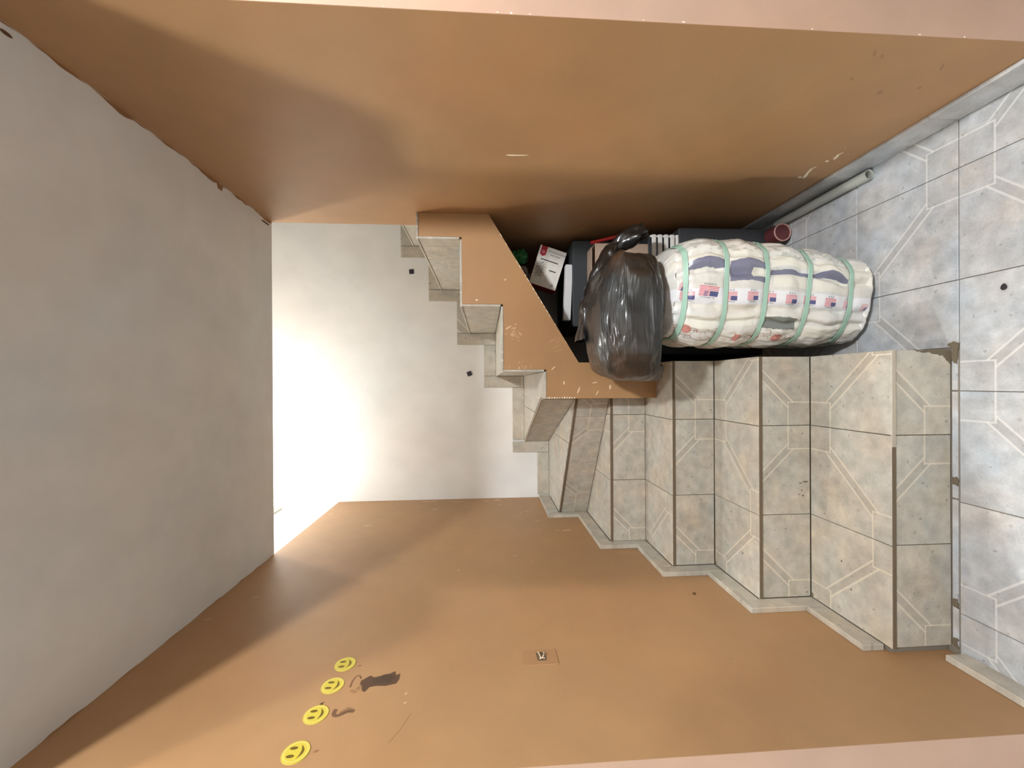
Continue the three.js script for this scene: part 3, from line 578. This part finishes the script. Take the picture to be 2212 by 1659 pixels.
  flag(1611, 1637, 635, 653, ['U S A', 'AMERICA']); flag(1695, 1721, 637, 656, ['U S A', 'AMERICA']); flag(1783, 1809, 637, 656, ['U S A', 'AMERICA']);
  for (const u of [1491, 1578, 1663, 1752]) flag(u - 13, u + 13, 636, 655, ['U S A', 'AMERICA'], 0, 0.85);
  flag(1828, 1848, 638, 658, ['U S A', 'AMERICA'], 0, 0.6); flag(1868, 1884, 645, 665, ['', ''], 0, 0.5); flag(1476, 1486, 612, 632, ['', ''], 0.3, 0.7);
  // red and brown lettering printed along the left flank
  x.fillStyle = 'rgb(196,92,84)'; x.globalAlpha = 0.65;
  for (const [u, v, r] of [[1498, 729, 14], [1610, 742, 13], [1700, 742, 14], [1655, 748, 12]]) { x.beginPath(); x.ellipse(cx(u), cy(v), r * 1.6, r * 1.9, 0, 0, 7); x.fill(); }
  x.lineWidth = 3;
  for (let i = 0; i < 60; i++) {
    const u = rr(1470, 1735), v = rr(722, 752); x.strokeStyle = i % 3 ? 'rgb(112,84,60)' : 'rgb(168,74,66)'; x.globalAlpha = rr(0.35, 0.7);
    x.beginPath(); x.moveTo(cx(u), cy(v)); x.quadraticCurveTo(cx(u + rr(2, 8)), cy(v - rr(2, 6)), cx(u + rr(6, 14)), cy(v + rr(-3, 3))); x.quadraticCurveTo(cx(u + rr(8, 16)), cy(v + 5), cx(u + rr(4, 12)), cy(v + rr(4, 7))); x.stroke();
  }
  x.globalAlpha = 1;
  const mat = new THREE.MeshPhysicalMaterial({ map: texOf(cc), roughness: 0.5, clearcoat: 1, clearcoatRoughness: 0.1, bumpMap: texOf(bc, false), bumpScale: 0.005 });
  mesh('bundle', g, mat, bale);
  const strapMat = new THREE.MeshPhysicalMaterial({ color: 0xa6ccb8, roughness: 0.4, clearcoat: 0.5, clearcoatRoughness: 0.2 });
  straps.forEach((Y, k) => {
    const P = [], I = [], N = 120, prof = [[-0.0075, 0.0005], [-0.0068, 0.0035], [0, 0.0045], [0.0068, 0.0035], [0.0075, 0.0005]];
    for (let i = 0; i <= N; i++) for (const [dy, off] of prof) { const p = ringPt(i / N, clamp(Y + dy, 0.02, 0.75), off + 0.0015); P.push(p.x, p.y + Math.sin(i / N * 12 + k) * 0.0008, p.z); }
    const m = prof.length; for (let i = 0; i < N; i++) for (let j = 0; j < m - 1; j++) { const a = i * m + j, b = a + 1, c2 = a + m, d = c2 + 1; I.push(a, c2, b, b, c2, d); }
    const sg = new THREE.BufferGeometry(); sg.setAttribute('position', new THREE.Float32BufferAttribute(P, 3)); sg.setIndex(I); sg.computeVertexNormals();
    mesh('strap', sg, strapMat, bale);
  });
}

// ---------------------------------------------------------------- black plastic bag on top of the bale
const bag = thing('plastic_bag', 'stuffed dark translucent plastic bag lying on top of the bale', 'bag', [0.25, 0.887, 1.585]);
{
  const NU = 120, NV = 80, pos = [], uv = [], idx = [];
  for (let j = 0; j <= NV; j++) for (let i = 0; i <= NU; i++) {
    const th = i / NU * Math.PI * 2, ph = (j / NV - 0.5) * Math.PI;
    const e = 0.62, pw = (v) => Math.sign(v) * Math.abs(v) ** e;
    // axis along X so that folds run round the bag
    const cX = pw(Math.sin(ph)), r = pw(Math.cos(ph));
    let X = cX * 0.245, Y = r * pw(Math.sin(th)) * 0.122, D = r * pw(Math.cos(th)) * 0.2;
    const n = fbm(cX * 1.3 + 2, Math.sin(th) * 1.3 * r, Math.cos(th) * 1.3 * r, 3), wr = 1 - Math.abs(fbm(cX * 1.3 + 9, Math.sin(th) * 7 * r, Math.cos(th) * 7 * r + 4, 3)) * 3;
    const k = 1 + n * 0.22 + wr * 0.035;
    X *= 1 + n * 0.12; Y *= k; D *= k;
    if (X < 0) Y -= 0.02 * (X / 0.24) ** 2;                 // sags over the edge towards the stairs
    if (Y < -0.1) Y = -0.1 + (Y + 0.1) * 0.3;
    if (X > -0.11) Y = Math.max(Y, -0.113);
    if (Y < 0) Y *= 1 + 1.05 * clamp((-0.1 - X) / 0.08) * clamp((D + 0.04) / 0.12);   // the end hangs down beside the bale
    if (X > 0.05 && Y > 0) Y *= 1 - 0.35 * clamp((X - 0.05) / 0.2);
    pos.push(X, Y, -D); uv.push(i / NU, j / NV);
  }
  for (let j = 0; j < NV; j++) for (let i = 0; i < NU; i++) { const a = j * (NU + 1) + i, b = a + 1, c = a + NU + 1, d = c + 1; idx.push(a, c, b, b, c, d); }
  const g = new THREE.BufferGeometry(); g.setAttribute('position', new THREE.Float32BufferAttribute(pos, 3)); g.setAttribute('uv', new THREE.Float32BufferAttribute(uv, 2)); g.setIndex(idx); g.computeVertexNormals();
  const c = canvas(512, 512);
  noisy(c, [54, 46, 39], (u, v) => { const n = fbm(u * 6, v * 5, 2, 4), m = fbm(u * 4 + 3, v * 3, 8, 3); const b = 0.85 + n * 1.1; const t = m * 0.9; return [b * (1 + t), b, b * (1 - t * 0.8)]; });
  const bmp = canvas(1024, 512); noisy(bmp, [128, 128, 128], (u, v) => { const n = 1 + (0.6 - Math.abs(fbm(u * 60, v * 5, 1, 3)) * 3) * 0.7 + fbm(u * 60, v * 60, 3, 2) * 0.25; return [n, n, n]; });
  const bm = new THREE.MeshPhysicalMaterial({ map: texOf(c), roughness: 0.5, clearcoat: 0.55, clearcoatRoughness: 0.2, bumpMap: texOf(bmp, false), bumpScale: 0.006 });
  mesh('bag_body', g, bm, bag);
  // gathered neck of the bag trailing back to the wall
  const dark = new THREE.MeshPhysicalMaterial({ color: 0x1d1c1c, roughness: 0.34, clearcoat: 0.8, clearcoatRoughness: 0.15 });
  const crumple = (pts, rad, flat, z, name, mat) => {
    const cv = new THREE.CatmullRomCurve3(pts), N = 70, Mm = 22, P = [], I = [];
    const fr = cv.computeFrenetFrames(N, false);
    for (let i = 0; i <= N; i++) {
      const t = i / N, p = cv.getPoint(t), r = rad(t);
      for (let j = 0; j <= Mm; j++) {
        const a = j / Mm * Math.PI * 2, k = 1 + fbm(Math.cos(a) * 1.6 + z, Math.sin(a) * 1.6, t * 9 + z, 3) * 0.9;
        const q = p.clone().addScaledVector(fr.normals[i], Math.cos(a) * r * k).addScaledVector(fr.binormals[i], Math.sin(a) * r * k * flat);
        P.push(q.x, q.y, q.z);
      }
    }
    for (let i = 0; i < N; i++) for (let j = 0; j < Mm; j++) { const a = i * (Mm + 1) + j, b = a + 1, c2 = a + Mm + 1, d = c2 + 1; I.push(a, c2, b, b, c2, d); }
    const gg = new THREE.BufferGeometry(); gg.setAttribute('position', new THREE.Float32BufferAttribute(P, 3)); gg.setIndex(I); gg.computeVertexNormals();
    return mesh(name, gg, mat, bag);
  };
  crumple([V(0.4, -0.15, 0.14), V(0.335, -0.03, 0.14), V(0.21, 0.055, 0.12), V(0.07, 0.108, 0.1), V(-0.08, 0.135, 0.08)], (t) => 0.045 - 0.022 * t + 0.01 * Math.sin(t * 11) ** 2, 0.7, 3.3, 'bag_neck', dark);
  crumple([V(-0.17, 0.06, 0.1), V(-0.06, 0.1, 0.09), V(0.06, 0.085, 0.08), V(0.2, 0.02, 0.07)], (t) => 0.016 + 0.008 * Math.sin(t * 14) ** 2, 0.8, 6.1, 'bag_fold', dark);
}

// ---------------------------------------------------------------- things stored under the stairs
{
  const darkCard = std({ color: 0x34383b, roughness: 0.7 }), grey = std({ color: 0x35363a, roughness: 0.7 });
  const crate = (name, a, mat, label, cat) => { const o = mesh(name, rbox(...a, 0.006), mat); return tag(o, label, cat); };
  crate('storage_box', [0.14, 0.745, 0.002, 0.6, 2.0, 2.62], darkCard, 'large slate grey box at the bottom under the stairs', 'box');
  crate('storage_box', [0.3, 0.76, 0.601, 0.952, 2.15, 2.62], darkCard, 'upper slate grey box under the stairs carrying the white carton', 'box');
  // beige carton with a hand hole
  const bx = thing('cardboard_box', 'beige cardboard box with oval hand hole behind the black bag', 'box', [0.565, 0.601, 2.04]);
  const beige = std({ color: 0xb29a86, roughness: 0.85 });
  const sh = new THREE.Shape(); sh.moveTo(-0.13, 0); sh.lineTo(0.13, 0); sh.lineTo(0.13, 0.27); sh.lineTo(-0.13, 0.27); sh.closePath();
  const ho = new THREE.Path(); ho.absellipse(0.065, 0.262, 0.045, 0.018, 0, Math.PI * 2); 
  const ho2 = new THREE.Path(); ho2.absellipse(0.06, 0.225, 0.042, 0.017, 0, Math.PI * 2); sh.holes.push(ho2);
  const fg = new THREE.ExtrudeGeometry(sh, { depth: 0.004, bevelEnabled: false }); fg.translate(0, 0, 0.034);
  mesh('front_panel', fg, beige, bx);
  mesh('body', mergeGeometries([boxGeo(-0.13, 0.13, 0, 0.004, -0.033, 0.105), boxGeo(-0.13, -0.126, 0.004, 0.27, -0.033, 0.105), boxGeo(0.126, 0.13, 0.004, 0.27, -0.033, 0.105), boxGeo(-0.126, 0.126, 0.004, 0.27, 0.101, 0.105)]), beige, bx);
  mesh('flap', boxGeo(-0.13, 0.13, 0.2705, 0.2745, 0.02, 0.105), beige, bx);
  // white printed carton standing tilted
  const ct = thing('printed_carton', 'white product carton with red flag print and scrawled grey picture', 'carton', [0.632, 1.074, 2.22]);
  const pc = canvas(512, 768), x = pc.getContext('2d');                 // canvas x: along the short edge, canvas y: along the long edge
  noisy(pc, [232, 228, 218], (u, v) => { const n = 1 + fbm(u * 5, v * 7, 2, 3) * 0.06; return [n, n, n]; });
  x.fillStyle = 'rgb(168,32,48)'; x.beginPath(); x.moveTo(34, 0); x.lineTo(146, 0); x.lineTo(146, 170); x.lineTo(90, 206); x.lineTo(34, 170); x.closePath(); x.fill();
  x.fillStyle = 'rgb(196,110,116)'; x.fillRect(62, 90, 56, 60);
  x.fillStyle = 'rgb(150,146,140)'; x.font = 'italic bold 54px serif'; x.fillText('Professional', 176, 96); x.fillStyle = 'rgb(110,106,102)'; x.font = 'bold 40px sans-serif'; x.fillText('Hair dryer', 230, 150);
  x.fillStyle = 'rgb(28,26,26)'; x.fillRect(84, 250, 330, 18); x.fillRect(290, 420, 130, 18);
  x.lineCap = 'round';
  for (let i = 0; i < 260; i++) { x.strokeStyle = `rgba(${90 + 70 * rnd() | 0},${86 + 66 * rnd() | 0},${80 + 60 * rnd() | 0},0.5)`; x.lineWidth = rr(2, 6); const a = rr(0, 6.3), r = rr(20, 130), X = 130 + Math.cos(a) * r * 0.7, Y = 430 + Math.sin(a) * r * 1.3; x.beginPath(); x.moveTo(X, Y); x.quadraticCurveTo(X + rr(-60, 60), Y + rr(-50, 50), X + rr(-70, 70), Y + rr(-30, 90)); x.stroke(); }
  x.fillStyle = 'rgb(90,84,80)'; for (let i = 0; i < 10; i++) x.fillRect(400 + i * 5, 660, rr(1, 4), 56);
  const sw_ = 0.152, sl = 0.222, st = 0.09;
  const bodyG = rbox(-sl / 2, sl / 2, -sw_ / 2, sw_ / 2, 0, st, 0.003);
  mesh('body', bodyG, std({ color: 0x9c2230, roughness: 0.6 }), ct);
  const fgp = new THREE.PlaneGeometry(sl - 0.004, sw_ - 0.002);
  // canvas x runs downwards (short edge), canvas y runs to the left (long edge)
  { const p = fgp.attributes.position, u = fgp.attributes.uv; for (let i = 0; i < p.count; i++) u.setXY(i, 0.5 - p.getY(i) / sw_, 0.5 + p.getX(i) / sl); }
  fgp.translate(0, 0.001, 0.0008); mesh('printed_front', fgp, std({ map: texOf(pc), roughness: 0.45 }), ct);
  ct.rotation.z = -0.31;
  // white bar lying in front of the black box
  const bar = mesh('foam_bar', rbox(-0.15, 0.15, -0.019, 0.019, -0.02, 0.02, 0.002), std({ color: 0xdcdcdc, roughness: 0.7 })); bar.position.copy(V(0.487, 0.973, 2.19)); bar.rotation.z = -0.05; 
  tag(bar, 'white flat bar lying beside the printed carton under the stairs', 'bar');
  // crumpled green and grey bags behind
  const lump = (name, at, r, z, color, label, cat, rough = 0.6) => {
    const g = new THREE.SphereGeometry(1, 40, 28), p = g.attributes.position;
    for (let i = 0; i < p.count; i++) { const a = new THREE.Vector3().fromBufferAttribute(p, i), k = 1 + fbm(a.x * 1.6 + z, a.y * 1.6, a.z * 1.6, 3) * 0.7 - Math.abs(fbm(a.x * 4, a.y * 4 + z, a.z * 4, 2)) * 0.4; p.setXYZ(i, a.x * r[0] * k, Math.max(a.y * k, -0.9) * r[1], a.z * r[2] * k); }
    g.computeVertexNormals(); const o = mesh(name, g, std({ color, roughness: rough })); o.position.copy(V(...at)); return tag(o, label, cat);
  };
  lump('cloth_bundle', [0.712, 1.225, 2.29], [0.042, 0.05, 0.045], 3, 0x2f7a45, 'crumpled green bundle above the printed carton under the stairs', 'bundle', 0.4);
  lump('cloth_bundle', [0.605, 1.21, 2.27], [0.042, 0.033, 0.035], 8, 0x86807a, 'fluffy grey bundle lying on the printed carton under the stairs', 'bundle', 0.95);
  lump('cloth_bundle', [0.34, 0.665, 2.05], [0.075, 0.07, 0.04], 15, 0x4a4644, 'dark grey cloth bundle behind the plastic bag', 'bundle', 0.9);
  lump('cloth_bundle', [0.22, 0.69, 2.2], [0.07, 0.09, 0.09], 23, 0x24221f, 'black cloth bundle in the corner under the slanting stringer', 'bundle', 0.9);
  // red strap and loose wire
  const red = mesh('red_strap', new THREE.TubeGeometry(new THREE.CatmullRomCurve3([V(0.776, 0.612, 2.03), V(0.755, 0.7, 2.03), V(0.73, 0.79, 2.03), V(0.706, 0.885, 2.03)]), 24, 0.009, 8), std({ color: 0xa3231f, roughness: 0.5 })); tag(red, 'red strap between the brown wall and the beige box', 'strap');
  const wire = mesh('loose_wire', new THREE.TubeGeometry(new THREE.CatmullRomCurve3([V(0.36, 0.88, 1.94), V(0.345, 0.93, 1.94), V(0.31, 0.935, 1.93), V(0.285, 0.9, 1.92), V(0.3, 0.86, 1.92)]), 40, 0.0022, 6), std({ color: 0x7d7c55, roughness: 0.5 })); tag(wire, 'thin looped wire above the bag under the stairs', 'wire');
  // behind the bale, along the right wall
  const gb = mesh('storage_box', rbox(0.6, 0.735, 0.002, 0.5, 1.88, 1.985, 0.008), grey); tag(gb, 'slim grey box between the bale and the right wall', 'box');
  const rk = thing('slatted_rack', 'small white slatted plastic rack behind the top of the bale', 'rack', [0.64, 0.501, 1.9]);
  const wp = std({ color: 0xe4e2dc, roughness: 0.5 });
  mesh('base', rbox(-0.055, 0.06, 0, 0.012, -0.02, 0.02, 0.003), wp, rk);
  for (let i = 0; i < 4; i++) mesh('slat', rbox(-0.055, 0.06, 0.02 + i * 0.03, 0.04 + i * 0.03, -0.02, -0.014, 0.002), wp, rk);
  for (const X of [-0.05, 0.054]) mesh('post', rbox(X - 0.005, X + 0.005, 0.01, 0.135, -0.013, -0.004, 0.002), wp, rk);
  // grey plastic pipe on the floor
  const pp = thing('plastic_pipe', 'pale grey plastic pipe lying along the right skirting', 'pipe', [0.754, 0.0185, 1.4]);
  const ring = [[0.018, 0], [0.018, 0.47], [0.014, 0.47], [0.014, 0], [0.018, 0]].map((p) => new THREE.Vector2(...p));
  const lg = new THREE.LatheGeometry(ring, 28); lg.rotateX(-Math.PI / 2); mesh('tube', lg, std({ color: 0xb9bcb4, roughness: 0.4 }), pp);
  // maroon tub lying on its side
  const tb = thing('plastic_tub', 'small maroon plastic tub with pale rim on the floor behind the bale', 'tub', [0.69, 0.046, 1.8]);
  const prof = [[0.0, 0], [0.036, 0], [0.04, 0.003], [0.045, 0.06], [0.042, 0.06], [0.037, 0.006], [0, 0.005]].map((p) => new THREE.Vector2(...p));
  const tg = new THREE.LatheGeometry(prof, 32); tg.rotateX(-Math.PI / 2); mesh('cup', tg, std({ color: 0x5c2c2e, roughness: 0.45 }), tb);
  mesh('rim', new THREE.TorusGeometry(0.0385, 0.003, 8, 36), std({ color: 0xc79a90, roughness: 0.4 }), tb);
  // dark pebble-like speck on the floor
  const sp = mesh('floor_debris', (() => { const g = new THREE.SphereGeometry(1, 16, 10); const p = g.attributes.position; for (let i = 0; i < p.count; i++) { const t = p.getX(i); p.setXYZ(i, p.getX(i) * 0.009, Math.max(p.getY(i), -0.6) * 0.003, p.getZ(i) * 0.007 * (1 - t * 0.3)); } g.computeVertexNormals(); return g; })(), std({ color: 0x2a2624, roughness: 0.8 }));
  sp.position.copy(V(0.256, 0.0022, 1.027)); tag(sp, 'small dark crumb lying on the grey floor tiles', 'debris');
}

// ---------------------------------------------------------------- lamps
function lampLight(cfg, parent, local) {
  const l = new THREE.PointLight(new THREE.Color().setRGB(...cfg.color), cfg.I); l.castShadow = true; l.shadow.radius = cfg.size; l.position.copy(local); parent.add(l); return l;
}
function bulbLamp(cfg, label, ceilingY) {
  const [X, Y, D] = cfg.at, t = thing('pendant_lamp', label, 'lamp', [X, Y, D]);
  const em = std({ color: 0xffffff, emissive: new THREE.Color().setRGB(...cfg.color), emissiveIntensity: 2 });
  mesh('bulb', new THREE.SphereGeometry(0.045, 24, 16), em, t);
  mesh('socket', new THREE.CylinderGeometry(0.02, 0.024, 0.06, 20).translate(0, 0.07, 0), std({ color: 0xe8e6e0, roughness: 0.5 }), t);
  mesh('cord', new THREE.CylinderGeometry(0.004, 0.004, Math.max(0.01, ceilingY - Y - 0.1), 8).translate(0, 0.1 + (ceilingY - Y - 0.1) / 2, 0), std({ color: 0xdddddd, roughness: 0.6 }), t);
  lampLight(cfg, t, new THREE.Vector3(0, 0, 0));
  return t;
}
bulbLamp(LAMPS.pendantRight, 'bare warm bulb hanging beside the opening on the right', FH);
bulbLamp(LAMPS.stairwell, 'bare bulb hanging high in the stairwell', 4.6);
bulbLamp(LAMPS.pendantBehind, 'bare cool bulb hanging behind the viewer', FH);
bulbLamp(LAMPS.pendantLeft, 'bare bulb hanging beside the opening on the left', FH);
{
  const cfg = LAMPS.batten, t = thing('batten_lamp', 'white batten lamp high on the stairwell wall', 'lamp', [xL, 2.81, 2.6]);
  mesh('housing', rbox(0.0005, 0.04, -0.03, 0.03, -0.2, 0.215, 0.004), std({ color: 0xf2f0ea, roughness: 0.4 }), t);
  const tube = new THREE.CapsuleGeometry(0.013, 0.34, 8, 16); tube.rotateX(Math.PI / 2); tube.translate(0.06, 0, 0);
  mesh('tube', tube, std({ color: 0xffffff, emissive: new THREE.Color().setRGB(...cfg.color), emissiveIntensity: 4 }), t);
  for (const z of [-0.19, 0.19]) mesh('end_cap', rbox(0.04, 0.075, -0.018, 0.018, z - 0.008, z + 0.008, 0.003), std({ color: 0xf2f0ea, roughness: 0.4 }), t);
  lampLight(cfg, t, new THREE.Vector3(cfg.at[0] - xL, cfg.at[1] - 2.81, -(cfg.at[2] - 2.6)));
}

// ---------------------------------------------------------------- unseen tall cabinet, added to the viewing room to keep the right-hand bulb off the foot of the left wall
{
  const cb = thing('added_cupboard', 'tall plain wooden cabinet added out of view to shade the foot of the left wall', 'added_cupboard', [1.42, 0, 0.12]);
  const wood = std({ color: 0x7a5a3e, roughness: 0.6 });
  mesh('body', rbox(-0.42, 0.42, 0.05, 2.3, -0.36, 0.38, 0.005), wood, cb);
  mesh('plinth', boxGeo(-0.4, 0.4, 0.001, 0.05, -0.34, 0.36), std({ color: 0x3d2d20, roughness: 0.7 }), cb);
  for (const s of [-1, 1]) {
    const d = mesh('door', rbox(-0.44, -0.421, 0.08, 2.27, s > 0 ? 0.012 : -0.35, s > 0 ? 0.37 : 0.008, 0.004), wood, cb);
    mesh('handle', rbox(-0.46, -0.44, 1.0, 1.14, s * 0.04 + 0.004, s * 0.04 + 0.016, 0.004), std({ color: 0x9c9890, roughness: 0.3, metalness: 0.9 }), d);
  }
}

renderer.render(scene, camera);
